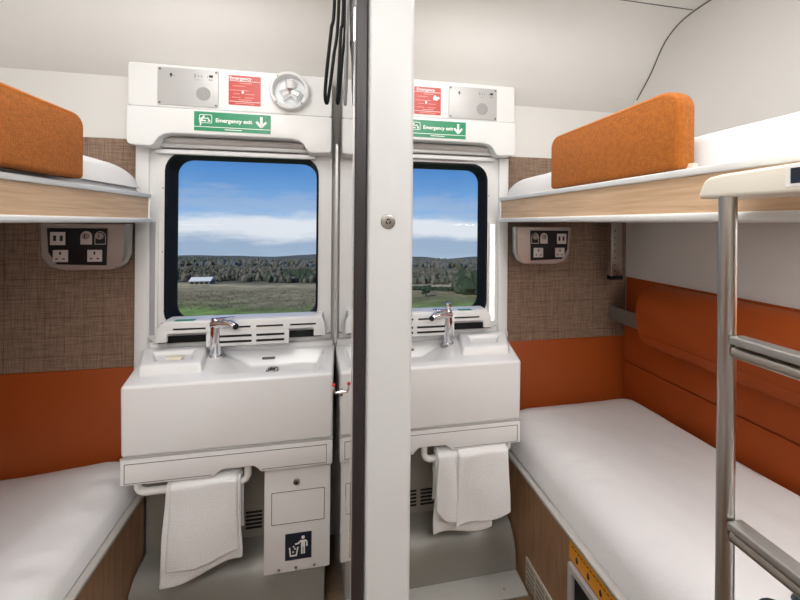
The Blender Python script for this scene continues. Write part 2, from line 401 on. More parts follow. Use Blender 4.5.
    b.text('==', .016, px1 - .031, pz1 - .044, yy)
    b.build('printed_marks', BINK, cp)
    # red notice
    rx0, rx1 = (.343, .478) if R else (-.503, -.368)
    rz0, rz1 = (1.986, 2.120) if R else (1.972, 2.104)
    rs = thing('emergency_notice', ((rx0 + rx1) / 2, F, rz0), 'square red emergency instruction sticker on the %s pelmet' % side, 'sign')
    b = B(); b.prism_y(rrect(rx0, rx1, rz0, rz1, .003, 3), F - .0015, F + .0005); b.build('sticker_face', RED, rs)
    b = B(); yy = F - .0020; w = rx1 - rx0; cx = (rx0 + rx1) / 2
    b.text('Emergency', .021, cx - .018 if not R else cx - .01, rz1 - .013, yy, .0003)
    b.box(rx0 + .004, rx1 - .004, yy, yy + .0005, rz1 - .0255, rz1 - .0235)
    b.box(rx0 + .004, rx1 - .004, yy, yy + .0005, rz0 + .0145, rz0 + .0165)
    b.text('8', .020, cx - .008, rz0 + .058, yy, .0006)
    if R: b.prism_y([(rx1 - .040, rz1 - .060), (rx1 - .038, rz1 - .042), (rx1 - .028, rz1 - .036), (rx1 - .022, rz1 - .046), (rx1 - .010, rz1 - .044), (rx1 - .006, rz1 - .052), (rx1 - .016, rz1 - .058), (rx1 - .020, rz1 - .064)], yy, yy + .0005)
    b.build('white_print', INK, rs)
    b = B()
    for zz, a0, a1 in ((rz1 - .034, .35, .72), (rz1 - .047, .12, .5), (rz1 - .066, .04, .62), (rz1 - .082, .15, .35), (rz1 - .082, .52, .8), (rz0 + .034, .10, .38), (rz0 + .034, .50, .8), (rz0 + .024, .3, .72), (rz0 + .008, .2, .8)):
        b.box(rx0 + w * a0, rx0 + w * a1, yy, yy + .0005, zz - .0012, zz + .0012)
    b.build('fine_print_lines', PINK, rs)
    # green exit sign
    gx0, gx1 = (.300, .606) if R else (-.640, -.322)
    gz0, gz1 = (1.871, 1.955) if R else (1.847, 1.931)
    G = 1.592
    gs = thing('exit_sign', ((gx0 + gx1) / 2, G, gz0), 'green Emergency exit sign on the %s pelmet above the window' % side, 'sign')
    b = B(); b.prism_y(rrect(gx0, gx1, gz0, gz1, .002, 3), G - .0015, G + .0005); b.build('sign_face', GREEN, gs)
    yy = G - .0022
    b = B(); b.text('Emergency exit', .0245, gx0 + .163, gz0 + .048, yy, .0005)
    b.box(gx0, gx1, yy, yy + .0005, gz0 + .0165, gz0 + .0190)
    ex = gx0 + .047; ez = gz0 + .053
    fo = rrect(ex - .026, ex + .026, ez - .019, ez + .019, .006, 4); fi = rrect(ex - .0235, ex + .0235, ez - .0165, ez + .0165, .004, 4)
    b.loops([[(x, yy, z) for x, z in fo], [(x, yy, z) for x, z in fi]])
    b.lathe([(.0042, 0), (.0001, -.0001)], (ex - .008, yy, ez + .010), 'Y', 12)
    def stroke(p, q, r_):
        d = Vector((q[0] - p[0], q[1] - p[1])).normalized(); nn = Vector((-d.y, d.x)) * r_
        b.faces([(p[0] + nn.x, yy, p[1] + nn.y), (q[0] + nn.x, yy, q[1] + nn.y), (q[0] - nn.x, yy, q[1] - nn.y), (p[0] - nn.x, yy, p[1] - nn.y)], [(0, 1, 2, 3)])
    stroke((ex - .010, ez + .006), (ex - .020, ez - .008), .0042); stroke((ex - .012, ez + .004), (ex + .004, ez + .001), .002)
    stroke((ex - .012, ez + .004), (ex - .028, ez - .002), .002); stroke((ex - .020, ez - .008), (ex - .021, ez - .030), .0028)
    stroke((ex - .018, ez - .008), (ex + .002, ez - .009), .0026); stroke((ex + .006, ez + .006), (ex + .018, ez - .010), .0022)
    stroke((ex + .018, ez - .010), (ex + .008, ez - .010), .002)
    ax = gx1 - .040; az = gz0 + .050
    stroke((ax, az + .024), (ax, az - .016), .0055); stroke((ax, az - .022), (ax - .021, az + .002), .005); stroke((ax, az - .022), (ax + .021, az + .002), .005)
    b.build('white_print', INK, gs, norm=False)
    b = B(); b.box(gx0 + .125, gx0 + .195, yy, yy + .0005, gz0 + .0075, gz0 + .0105); b.build('fine_print_lines', INK, gs)

    if not R:   # round emergency handle behind a domed cover
        c = (-.240, 1.60, 2.045)
        em = thing('emergency_dial', c, 'round white emergency handle housing with clear domed cover on the left pelmet', 'emergency handle')
        b = B(); b.lathe([(.088, 0), (.088, -.022), (.082, -.030), (.073, -.032), (.068, -.026), (.067, -.004), (.067, 0)], c, 'Y', 48); b.build('round_bezel', WHITE, em)
        b = B(); b.lathe([(.067, -.001), (.067, -.004), (.0001, -.004)], c, 'Y', 40); b.build('back_plate', WHITE, em)
        b = B(); b.tube([(c[0] - .012, 1.588, c[2] + .028), (c[0] - .010, 1.582, c[2]), (c[0] - .004, 1.588, c[2] - .026)], [.006, .009, .006], 12); b.build('red_handle', mat('dull_red', rgb(150, 70, 66), .4), em)
        b = B()
        for k in range(3):
            a = math.radians(90 + 120 * k)
            b.tube([(c[0] + .004 + .012 * math.cos(a), 1.587, c[2] + .012 * math.sin(a)), (c[0] + .004 + .046 * math.cos(a), 1.582, c[2] + .046 * math.sin(a))], [.02, .024], 14)
        b.build('chrome_lever', mat('glare_chrome', rgb(250, 250, 250), .18, .7), em)  # lever broadened and near white: the dome's flash glare is in its colour
        b = B(); b.lathe([(.066, -.020), (.055, -.026), (.035, -.031), (.015, -.033), (.0001, -.0335)], c, 'Y', 40); b.build('clear_dome', GLASS, em)
        for a in (225, 315, 130):
            b = B(); b.lathe([(.0035, -.030), (.003, -.0335), (.0001, -.034)], (c[0] + .078 * math.cos(math.radians(a)), 1.60, c[2] + .078 * math.sin(math.radians(a))), 'Y', 10); b.build('bezel_screw', SEAM, em)

    # slatted sill guard at the bottom of the window
    sg = thing('sill_guard', (W(.42), 1.62, .93), 'white slatted guard along the sill of the %s window' % side, 'sill guard')
    ya, yb = 1.588, 1.602
    z0, z1 = .925, 1.012
    b = B()
    b.prism_y([(W(.770), .925), (W(.725), .925), (W(.725), .962), (W(.11), .962), (W(.11), .925), (W(.055), .925), (W(.060), .985), (W(.072), z1), (W(.74), z1), (W(.765), .985)], ya, yb)
    fr_ = b.build('guard_face', WHITE, sg, bevel=.004)
    b = B(); b.box(W(.072), W(.745), ya + .004, 1.68, z1 - .008, z1 + .002); b.build('guard_top', WHITE, sg, bevel=.003)
    b = B(); b.box(W(.10), W(.50), ya + .001, yb, .908, .970) if False else b.box(W(.22), W(.57), ya + .002, yb, .897, .968); b.build('lower_vent', WHITE, sg, bevel=.003)
    b = B()
    for x0, x1 in ((.10, .215), (.245, .36), (.385, .50), (.57, .70)): b.box(W(x0), W(x1), ya - .0015, ya + .003, .978, .985)
    for zz in (.912, .937):
        for x0, x1 in ((.24, .36), (.38, .545)): b.box(W(x0), W(x1), ya - .0005, ya + .004, zz, zz + .009)
    b.build('vent_slots', DARK, sg)
    b = B()
    b.box(W(.62 if not R else .595), W(.70 if not R else .665), ya + .006, ya + .034, z1 + .0018, z1 + .0032); b.build('green_sticker', GREEN, sg)
    # dark gap behind the guard
    b = B(); b.box(W(.08), W(.80), 1.672, 1.70, .895, .925); st(b, DARK)
    # white wall panel under the window, behind the basin
    b = B(); b.box(W(wi), W(.893), 1.685, YW, .50, .90); st(b, WHITE, bevel=.003)

    # ---------------- washbasin
    wb = thing('washbasin', (X(.41), 1.5, .49), 'white moulded washbasin under the %s window with %s' % (side, 'a hidden inner end behind the post' if R else 'its full width in view'), 'washbasin')
    if R: wb['label'] = 'white moulded washbasin in the right cabin, partly hidden by the door post'
    else: wb['label'] = 'white moulded washbasin in the left cabin, its full width in view'
    b = B()
    zt_ = .85; zb_ = .588; xi = .030 if not R else .13
    O = [(X(.782), 1.355), (X(xi), 1.355), (X(xi), 1.685), (X(.875), 1.685)]
    Ob = [(X(.782), 1.36), (X(xi), 1.36), (X(xi), 1.685), (X(.86), 1.685)]
    xr0 = .075 if not R else .165
    I1 = [(X(.475), 1.405), (X(xr0), 1.405), (X(xr0), 1.655), (X(.535), 1.655)]
    I2 = [(X(.375), 1.435), (X(xr0 + .03), 1.435), (X(xr0 + .03), 1.61), (X(.40), 1.61)]
    v = lambda L, z: [(x, y, z) for x, y in L]
    b.loops([v(Ob, zb_), v(O, zt_), v(I1, zt_), v(I2, zt_ - .062)])
    b.faces(v(I2, zt_ - .062), [(0, 1, 2, 3)]); b.faces(v(Ob, zb_), [(0, 1, 2, 3)])
    b.build('bowl', BASIN, wb, bevel=.012, seg=5, ang=60)
    b = B(); b.prism_z([(X(.46), 1.66), (X(.88), 1.66), (X(.88), 1.688), (X(.04 if not R else .13), 1.688), (X(.04 if not R else .13), 1.66)], .845, .875); b.build('upstand', BASIN, wb, bevel=.004)
    # raised soap tray
    b = B()
    T0 = [(X(.765), 1.43), (X(.535), 1.43), (X(.59), 1.655), (X(.868), 1.655)]
    T1 = [(X(.768), 1.445), (X(.55), 1.445), (X(.60), 1.645), (X(.860), 1.645)]
    T2 = [(X(.735), 1.49), (X(.60), 1.49), (X(.63), 1.60), (X(.80), 1.60)]
    T3 = [(X(.73), 1.50), (X(.61), 1.50), (X(.64), 1.595), (X(.79), 1.595)]
    b.loops([v(T0, .846), v(T1, .888), v(T2, .888), v(T3, .868)]); b.faces(v(T3, .868), [(0, 1, 2, 3)]); b.faces(v(T0, .846), [(0, 1, 2, 3)])
    b.build('soap_tray', BASIN, wb, bevel=.009, seg=4, ang=60)
    if not R:
        so = B(); so.box(X(.715), X(.655), 1.525, 1.56, .868, .882)
        tag(so.build('soap_bar', SOAP, bevel=.004), 'thin cream bar of soap in the left basin tray', 'soap')
    dx, dy = X(.30), 1.565
    b = B(); b.lathe([(.030, .788), (.030, .792), (.024, .796), (.019, .792), (.0001, .792)], (dx, dy, 0), 'Z', 28); dr = b.build('drain', CHROME, wb)
    b = B()
    for k in range(6):
        a = 2 * PI * k / 6; b.lathe([(.004, .7922), (.0001, .7927)], (dx + .011 * math.cos(a), dy + .011 * math.sin(a), 0), 'Z', 8)
    b.build('drain_holes', DARK, dr)
    ox = .33 if not R else .33
    b = B(); b.hexa([(X(ox + .028), 1.624, .816), (X(ox - .028), 1.624, .816), (X(ox - .028), 1.630, .824), (X(ox + .028), 1.630, .824)], [(X(ox + .028), 1.630, .812), (X(ox - .028), 1.630, .812), (X(ox - .028), 1.636, .820), (X(ox + .028), 1.636, .820)]); b.build('overflow_slot', SEAM, wb)
    # apron below the bowl
    ap = [(.782, .586), (.782, .490), (.47, .487), (.46, .497), (.44, .512), (.325, .512), (.31, .500), (.30, .487), (xi, .487), (xi, .586)]
    b = B(); b.prism_y([(X(x), z) for x, z in ap], 1.357, 1.56); b.build('apron', BASIN, wb, bevel=.003)
    b = B(); fo = [(.770, .566), (.045 if not R else .135, .566), (.045 if not R else .135, .508), (.50, .508), (.30, .512), (.30, .512), (.770, .500)]
    x0, x1 = .768, (.052 if not R else .14)
    for zz in (.566,): b.box(X(x0), X(x1), 1.3562, 1.358, zz, zz + .0022)
    b.box(X(x0), X(.475), 1.3562, 1.358, .496, .4978); b.box(X(.295), X(x1), 1.3562, 1.358, .496, .4978)
    b.box(X(x0), X(x0 - .002), 1.3562, 1.358, .496, .567); b.box(X(x1 + .002), X(x1), 1.3562, 1.358, .496, .567)
    b.build('apron_joint', SEAM, wb)
    b = B(); b.box(X(.782), X(xi), 1.3555, 1.362, .5855, .5885); b.build('bowl_joint', mat('pale_seam_%s' % side, rgb(170, 166, 162), .6), wb)
    # tap
    tx = .548 if not R else .525; ty = 1.60
    tp = thing('basin_tap', (X(tx), ty, .85), 'chrome mixer tap on the %s washbasin' % side, 'tap')
    b = B(); b.lathe([(.0001, .8505), (.030, .8505), (.030, .856), (.024, .860), (.0235, .93), (.023, .985), (.021, .998), (.0001, 1.0)], (X(tx), ty, 0), 'Z', 28)
    b.build('tap_body', CHROME, tp)
    b = B(); b.tube([(X(tx + .012), ty, .992), (X(tx - .03), ty - .012, 1.000), (X(tx - .075), ty - .028, .998), (X(tx - .092), ty - .034, .99)], [.021, .019, .015, .0135], 18)
    sp = b.build('spout', CHROME, tp)
    b = B(); b.lathe([(.0001, -.007), (.012, -.007), (.012, .002)], (X(tx - .096), ty - .042, .992), 'Y', 16); b.build('nozzle', DARK, sp)
    b = B(); b.lathe([(.0001, .996), (.020, .996), (.020, 1.016), (.016, 1.022), (.0001, 1.023)], (X(tx), ty, 0), 'Z', 24)
    b.hexa([(X(tx + .014), ty - .012, 1.012), (X(tx + .014), ty + .012, 1.012), (X(tx - .085), ty - .018, 1.026), (X(tx - .085), ty - .032, 1.026)], [(X(tx + .014), ty - .012, 1.022), (X(tx + .014), ty + .012, 1.022), (X(tx - .085), ty - .018, 1.031), (X(tx - .085), ty - .032, 1.031)])
    if R: b.box(X(tx - .012), X(tx + .012), ty - .01, ty + .012, 1.015, 1.052)
    b.build('lever', CHROME, tp, bevel=.002)
    # towel rail: square-cornered U of white tube
    tr_ = thing('towel_rail', (X(.54), 1.39, .5), 'white U-shaped towel rail under the %s washbasin' % side, 'towel rail')
    b = B(); q = [(.735, .50), (.735, .462), (.728, .450), (.714, .443)]; q2 = [(.374, .443), (.360, .450), (.353, .462), (.353, .52)]
    b.tube([(X(x), 1.385, z) for x, z in q + [(.65, .443), (.45, .443)] + q2], .0135, 14); b.build('rail_tube', WHITE, tr_)
    # towels
    def towel(x0, x1, zf0, zf1, zb0, zb1, yf, label, fold=None, n=36):
        tw = thing('hand_towel', ((X(x0) + X(x1)) / 2, 1.385, zf1), label, 'towel', 'white towels on the rails')
        def sheet(x0, x1, zA, zB, back, yo, ph):
            top_ = .443 + .016 + yo * .5
            def f(u, v):
                xx = x0 + (x1 - x0) * v
                zlow = zA + (zB - zA) * v
                edge = .012 * math.sin(PI * v)
                L1 = top_ - zlow; L2 = top_ - back
                Lt = L1 + L2 + .05; d = u * Lt
                if d < L1: y = 1.385 - .019 - yo; z = zlow + d
                elif d < L1 + .05:
                    a = (d - L1) / .05 * PI; y = 1.385 - (.019 + yo) * math.cos(a); z = top_ + .012 * math.sin(a)
                else: y = 1.385 + .019 + yo; z = top_ - (d - L1 - .05)
                hang = max(0, (top_ - z)) 
                y += .020 * hang * math.sin(v * 5 + ph) * 1.6 + .006 * noise.noise(Vector((xx * 9, z * 9, ph)))
                xw = xx + (v - .5) * .06 * hang + .006 * noise.noise(Vector((z * 7, ph, v * 3)))
                z += .006 * math.sin(v * 7 + ph) * min(1, hang * 4)
                return (X(xw), y - hang * .03, z)
            return f
        b = B(); b.grid(sheet(x0, x1, zf0, zf1, zb0, 0, .4), n + 20, 24)
        o = b.build('towel_cloth', TOWELM, tw, ang=180)
        md = o.modifiers.new('t', 'SOLIDIFY'); md.thickness = .011; md.offset = 0
        md = o.modifiers.new('s', 'SUBSURF'); md.levels = 1; md.render_levels = 1
        if fold:
            for (a0, a1, z0_, z1_, yo, ph) in fold:
                b = B(); b.grid(sheet(a0, a1, z0_, z1_, .36, yo, ph), n + 20, 16)
                o = b.build('folded_layer', TOWELM, tw, ang=180)
                md = o.modifiers.new('t', 'SOLIDIFY'); md.thickness = .011; md.offset = 0
                md = o.modifiers.new('s', 'SUBSURF'); md.levels = 1; md.render_levels = 1
    if not R:
        towel(.375, .635, .165, .100, .25, .25, 0, 'white towel folded over the rail in the left cabin, corner hanging low', fold=[(.385, .615, .20, .165, .014, 1.3)])
    else:
        towel(.400, .640, .135, .145, .25, .25, 0, 'white towel folded over the rail in the right cabin, two uneven flaps in front', fold=[(.405, .500, .235, .18, .014, 2.0), (.490, .715, .175, .215, .026, .2)])

    # power box under the upper berth
    pb = thing('socket_box', (X(1.0), 1.62, 1.25), 'silver box of sockets and switches under the %s upper berth' % side, 'socket box')
    zt2 = 1.437
    pf = [(1.186, zt2), (1.180, 1.30), (1.150, 1.260), (1.10, 1.245), (.925, 1.247), (.900, 1.262), (.882, 1.30), (.878, zt2)]
    cx_, cz_ = 1.02, 1.36
    def scl(P, k, kz=None, c0=None): return [((c0 or cx_) + (x - (c0 or cx_)) * k, cz_ + (z - cz_) * (kz or k)) for x, z in P]
    if R: pf = [(x - .016, z) for x, z in pf]; cx_ -= .016
    b = B(); b.loops([[(X(x), y, z) for x, z in P_] for P_, y in ((scl(pf, .74, .9, 1.09), 1.702), (scl(pf, .93, .97, 1.06), 1.62), (pf, 1.575), (scl(pf, .985, .985), 1.560), (scl(pf, .965, .965), 1.552))], caps=True)
    b.build('housing', SILVER, pb, ang=50)
    d0 = -.006 if R else 0
    bp = [(.945 + d0, 1.418), (1.158 + d0, 1.418), (1.152 + d0, 1.32), (1.122 + d0, 1.272), (.948 + d0, 1.266)]
    b = B(); b.prism_y([(X(x), z) for x, z in bp], 1.5485, 1.556); b.build('black_panel', GLOSSB, pb, bevel=.003)
    yy = 1.5465
    def plate(x0, x1, z0, z1, name):
        b = B(); b.box(X(x0 + d0), X(x1 + d0), yy, 1.55, z0, z1); return b.build(name, PLUG, pb, bevel=.001)
    us = plate(1.092, 1.144, 1.350, 1.402, 'usb_plate')
    b = B()
    for xx in (1.104, 1.127): b.box(X(xx + d0 - .0045), X(xx + d0 + .0055), yy - .0008, yy, 1.366, 1.388)
    b.build('usb_port', DARK, us)
    for xx in (1.108, .988):
        so_ = plate(xx - .026, xx + .026, 1.282, 1.330, 'power_socket')
        b = B(); b.box(X(xx + d0 - .003), X(xx + d0 + .003), yy - .0008, yy, 1.311, 1.323)
        for q_ in (-.012, .012): b.box(X(xx + d0 + q_ - .0045), X(xx + d0 + q_ + .0045), yy - .0008, yy, 1.292, 1.297)
        b.build('socket_holes', DARK, so_)
    for i, xx in enumerate((1.018, .968)):
        c = (X(xx + d0), yy, 1.386)
        n_ = 16; arch = [(xx + d0 - .020, 1.352), (xx + d0 + .020, 1.352)] + [(xx + d0 + .020 * math.cos(PI * k / n_), 1.384 + .022 * math.sin(PI * k / n_)) for k in range(n_ + 1)]
        b = B()
        if i == 0: b.prism_y([(X(x), z) for x, z in arch], yy - .0002, 1.55)
        else:
            ins = [(xx + d0 + (x - xx - d0) * .88, 1.378 + (z - 1.378) * .9) for x, z in arch]
            b.loops([[(X(x), yy, z) for x, z in arch], [(X(x), yy, z) for x, z in ins]])
        ar = b.build('switch_surround', PLUG, pb)
        b = B(); b.lathe([(.0135, 0), (.0135, -.006), (.011, -.008), (.0001, -.008)], c, 'Y', 24); kn = b.build('rotary_switch', SILVER, pb)
        b = B(); b.box(c[0] - .0015, c[0] + .0015, yy - .0092, yy - .0078, c[2] - .009, c[2] + .009); b.build('pointer', BINK, kn)
    # ---------------- upper berth
    ub = thing('upper_berth', (X(1.2), .7, 1.447), 'upper berth with pale oak fascia edged in white, %s cabin' % side, 'bunk')
    xf = .798 if R else .815; ye = 1.60; zo = 0 if R else -.017
    z_off = 0 if R else -.008
    yn = YB + .02
    b = B(); b.box(X(xf + .006), X(XS - .003), yn, ye - .004, 1.463, 1.556); b.build('deck', WHITE, ub)
    b = B(); b.box(X(xf), X(xf + .02), yn, ye - .004, 1.478, 1.566); b.build('oak_fascia', OAK, ub)
    b = B(); b.box(X(xf - .006), X(xf + .03), yn, ye, 1.565, 1.583); b.build('top_edge', WHITE, ub, bevel=.003)
    b = B(); b.box(X(xf - .010), X(xf + .03), yn, ye, 1.459, 1.479); b.build('bottom_edge', WHITE, ub, bevel=.006)
    b = B(); b.box(X(xf - .006), X(xf + .03), ye - .012, ye, 1.460, 1.582); b.build('end_cap', WHITE, ub, bevel=.003)
    b = B(); b.box(X(1.43), X(1.495), 1.575, 1.60, 1.17, 1.462); br = b.build('support_bracket', STEEL, ub, bevel=.003)
    b = B()
    for k in range(7): b = B(); b.lathe([(.004, -.0006), (.0001, -.0008)], (X(1.45), 1.575, 1.20 + k * .036), 'Y', 10); b.build('bracket_hole', DARK, br)
    b = B(); b.box(X(1.428), X(1.497), 1.57, 1.602, 1.155, 1.175); b.build('bracket_foot', BLACK, br); ub.location.z += zo
    # upper mattress and bedding
    def pad(x0, x1, y0, y1, z0, z1, r, name, m, parent=None, wr=.004, nx=40, ny=90, seed=0, px=2.6, rise=0):
        def f(u, v):
            a = 2 * u - 1; c = 2 * v - 1
            # concentrate samples at the rims
            a = math.copysign(abs(a) ** .8, a); c = math.copysign(abs(c) ** .8, c)
            x = (x0 + x1) / 2 + (x1 - x0) / 2 * a; y = (y0 + y1) / 2 + (y1 - y0) / 2 * c
            ex_ = min(x - x0, x1 - x); ey = min(y - y0, y1 - y)
            def g(e):
                t = max(0, min(1, e / r)); return (1 - (1 - t) ** px) ** (1 / px)
            h = g(ex_) * g(ey)
            z = z0 + (z1 - z0) * h + wr * noise.noise(Vector((x * 5 + seed, y * 3, 0))) * h + wr * .5 * noise.noise(Vector((x * 13, y * 9 + seed, 2))) * h
            return (X(x), y, z)
        b = B(); b.grid(f, nx, ny)
        n = len(b.bm.verts)
        low = [(X(x0), y0, z0), (X(x1), y0, z0), (X(x1), y1, z0), (X(x0), y1, z0)]
        b.faces(low, [(0, 1, 2, 3)])
        return b
    xm = .853 if R else .853
    b = pad(xm, 1.60, yn + .04, 1.62, 1.558, 1.588, .006, 'm', LINEN, seed=3 + s, wr=.0005)
    tag(b.build('upper_mattress', LINEN, ang=180), 'thin white sheeted mattress on the %s upper berth' % side, 'mattress')
    b = pad(xm, 1.61, yn + .03, 1.66 if R else 1.61, 1.5895, 1.690, .13, 'm', LINEN, seed=9 + s, wr=.006)
    tag(b.build('white_duvet', LINEN, ang=180), 'plump white duvet on the %s upper berth behind the orange guard' % side, 'bedding')
    # orange guard cushion
    gc = thing('guard_cushion', (X(.82), .92, 1.583), 'orange wool guard cushion on the edge of the %s upper berth' % side, 'cushion')
    ga, gb = .68, 1.18
    if not R: ga, gb = .62, 1.20
    prof = [(ga, 1.587), (gb, 1.587), (gb + .006, 1.60), (gb + .004, 1.735), (gb - .006, 1.762), (gb - .022, 1.779), (gb - .045, 1.786), (ga + .055, 1.788), (ga + .028, 1.780), (ga + .008, 1.760), (ga - .002, 1.730), (ga - .004, 1.60)]
    b = B(); prof = [(ga - .002, 1.587), (gb + .005, 1.587)] + [(gb + .005 - .042 + .042 * math.cos(math.radians(9 * k)), 1.786 - .042 + .042 * math.sin(math.radians(9 * k))) for k in range(11)] + [(ga - .002 + .052 + .052 * math.cos(math.radians(90 + 9 * k)), 1.788 - .052 + .052 * math.sin(math.radians(90 + 9 * k))) for k in range(11)]
    b.prism_x(prof, X(.798), X(.850)); cc = b.build('cushion_body', WOOL, gc, bevel=.012, seg=4, ang=60)
    for xx in (.8005,):
        pts = [(X(xx), y, z) for y, z in [(ga + .012, 1.60), (gb - .008, 1.60), (gb - .006, 1.73), (gb - .016, 1.756), (gb - .030, 1.770), (gb - .05, 1.776), (ga + .06, 1.777), (ga + .035, 1.770), (ga + .017, 1.752), (ga + .010, 1.73), (ga + .010, 1.60)]]
        b = B(); b.tube(pts, .0028, 8); b.build('seam_piping', PIPE, gc)
    b = B(); b.box(X(.825), X(.84), ga - .012, ga + .01, 1.588, 1.600); b.build('cushion_tab', CREAM, gc)
    if not R: gc.location.z -= .008
    bl_ = thing('berth_fill', (X(1.28), .22, 1.455), 'slim white fill light added out of view under the %s upper berth' % side, 'light')  # added light that brightens the space under the berth, itself out of view
    b = B(); b.box(X(1.15), X(1.42), -.05, .50, 1.440 + zo, 1.4585 + zo); b.build('fill_housing', WHITE, bl_)
    b = B(); b.box(X(1.16), X(1.41), -.04, .49, 1.434 + zo, 1.441 + zo); b.build('fill_diffuser', mat('berth_fill_glow_%s' % side, rgb(255, 250, 240), .5, emis=(1, .98, .95, 1), es=19 if R else 8), bl_)
    # ---------------- lower berth
    zr = .350 if R else .330
    rot = .033 if R else .045
    lb = thing('lower_berth', (X(.80), 1.5, FL), 'lower berth with brown oak front panel and metal edge rail, %s cabin' % side, 'bunk')
    yr = YB + .12
    b = B(); b.box(X(.80), X(.808), yr, 1.55, FL, zr - .012); fp = b.build('front_panel', OAKL, lb)
    b = B(); b.prism_y([(X(.792), zr - .018), (X(.790), zr - .004), (X(.795), zr), (X(.815), zr), (X(.815), zr - .010), (X(.808), zr - .011), (X(.808), zr - .018)], yr, 1.60); b.build('edge_rail', RAIL, lb, bevel=.002)
    b = B(); b.box(X(.809), X(1.50), yr, 1.55, zr - .03, zr - .014); b.build('bed_base', WHITE, lb)
    if R:
        b = B(); b.box(X(.794), X(.80), 1.125, 1.335, -.115, .005); gg = b.build('vent_grille', GRILLE, lb, bevel=.001)
        b = B()
        for c_ in range(3):
            for r_ in range(5):
                y_ = 1.140 + c_ * .066; z_ = -.108 + r_ * .022; b.box(X(.7925), X(.7945), y_, y_ + .054, z_, z_ + .012)
        b.build('grille_slots', mat('grille_slot', rgb(150, 140, 126), .7), gg)
        b = B(); y0_, y1_, z0_, z1_ = .62, 1.065, -.02, .252
        o1 = [(y0_, z0_), (y1_, z0_), (y1_, z1_), (y0_, z1_)]; i1 = [(y0_ + .02, z0_ + .02), (y1_ - .02, z0_ + .02), (y1_ - .02, z1_ - .02), (y0_ + .02, z1_ - .02)]
        b.loops([[(X(.80), y, z) for y, z in o1], [(X(.785), y, z) for y, z in o1], [(X(.785), y, z) for y, z in i1], [(X(.7995), y, z) for y, z in i1]])
        b.build('locker_frame', PANELG, lb)
        b = B(); b.box(X(.7970), X(.7995), y0_ + .02, y1_ - .02, z0_ + .02, z1_ - .02); lk = b.build('locker_opening', DARK, lb)
        for i in range(10):
            b = B(); b.lathe([(.003, -.001), (.0001, -.0018)], (X(.797), .90 + .08 * random.random() + .03, .11 + .09 * random.random()), 'X', 8); b.build('control_button', PLUG, lk)
        b = B(); b.box(X(.7975), X(.80), .70, 1.072, .262, .322); yl = b.build('amber_label', YEL, lb)
        b = B(); fnn = lambda a_, c_: (X(.7968), -a_, c_)
        for i in range(3):
            yc = 1.035 - i * .052; b.prism_x([(yc - .004, .272), (yc + .004, .272), (yc + .006, .284), (yc, .296), (yc - .006, .284)], X(.7968), X(.7974))
        b.text('WARNING  lift seat with care', .011, -.93, .311, 0, 0, fn=fnn) if False else None
        for i in range(16): b.prism_x([(1.06 - i * .014, .3085), (1.051 - i * .014, .3085), (1.051 - i * .014, .3125), (1.06 - i * .014, .3125)], X(.7968), X(.7974))
        yc = .84; b.loops([[(X(.7968), y, z) for y, z in [(yc - .034, .267), (yc + .034, .267), (yc, .318)]], [(X(.7968), y, z) for y, z in [(yc - .024, .2725), (yc + .024, .2725), (yc, .308)]]])
        b.box(X(.7966), X(.797), yc - .002, yc + .002, .277, .293)
        b.build('label_print', BINK, yl)
    lb.rotation_euler.z = rot
    # lower mattress
    zm = .478 if R else .395
    def lm(u, v):
        a = 2 * u - 1; c = 2 * v - 1
        a = math.copysign(abs(a) ** .75, a); c = math.copysign(abs(c) ** .75, c)
        y = (yr + .03 + 1.688) / 2 + (1.688 - yr - .03) / 2 * c
        if R: xf_ = .820 + .033 * (1.5 - y)
        else: xf_ = .819 - .045 * (1.5 - y)
        x = (xf_ + 1.612) / 2 + (1.612 - xf_) / 2 * a
        def g(e, r, p_=2.3):
            t = max(0, min(1, e / r)); return (1 - (1 - t) ** p_) ** (1 / p_)
        h = g(x - xf_, .20) * g(1.612 - x, .07) * g(1.688 - y, .16) * g(y - yr, .1)
        zz = zr - .004 + (zm + .05 - zr) * h * (.86 + .14 * min(1, (1.688 - y) / .9))
        if not R: zz -= .13 * max(0, x - 1.0) * h
        # sag lines and tucked wrinkles near the front edge
        zz += .005 * h * noise.noise(Vector((x * 4 + 7 * s, y * 2.2, 1)))
        e = x - xf_
        zz += .004 * h * noise.noise(Vector((x * 11 + y * 3, y * 5, 4 + s)))
        if e < .16:
            zz += .0075 * math.sin(e / .16 * PI) * noise.noise(Vector((y * 22 + x * 8, s * 3.0, x * 6)))
        return (X(x), y, zz)
    b = B(); b.grid(lm, 60, 150); b.faces([(X(.83), yr + .03, zr - .006), (X(1.57), yr + .03, zr - .006), (X(1.57), 1.68, zr - .006), (X(.83), 1.68, zr - .006)], [(0, 1, 2, 3)])
    tag(b.build('lower_mattress', LINEN, ang=180), 'white sheeted mattress on the %s lower berth' % side, 'mattress')
    # ---------------- back cushions along the side wall
    bc = thing('seat_backrest', (X(1.62), .6, .40), 'rust orange padded backrest with bolster along the %s side wall' % side, 'backrest')
    b = B(); b.box(X(1.631), X(XS - .003), YB + .05, 1.690, .44, 1.150); b.build('wall_pad', ORANGE, bc, bevel=.006)
    b = B(); b.box(X(1.617), X(1.631), YB + .05, 1.690, .44, .665); b.build('lower_pad', ORANGE, bc, bevel=.006)
    b = B(); b.box(X(1.619), X(1.631), YB + .05, 1.690, .668, .90); b.build('middle_pad', ORANGE, bc, bevel=.006)
    bo = [(1.630, 1.135), (1.60, 1.145), (1.56, 1.138), (1.515, 1.115), (1.482, 1.07), (1.470, 1.01), (1.474, .95), (1.488, .89), (1.510, .85), (1.545, .832), (1.630, .83)]
    b = B(); b.prism_y([(X(x), z) for x, z in bo], YB + .05, 1.47); b.build('bolster', ORANGE, bc, bevel=.010, ang=40)
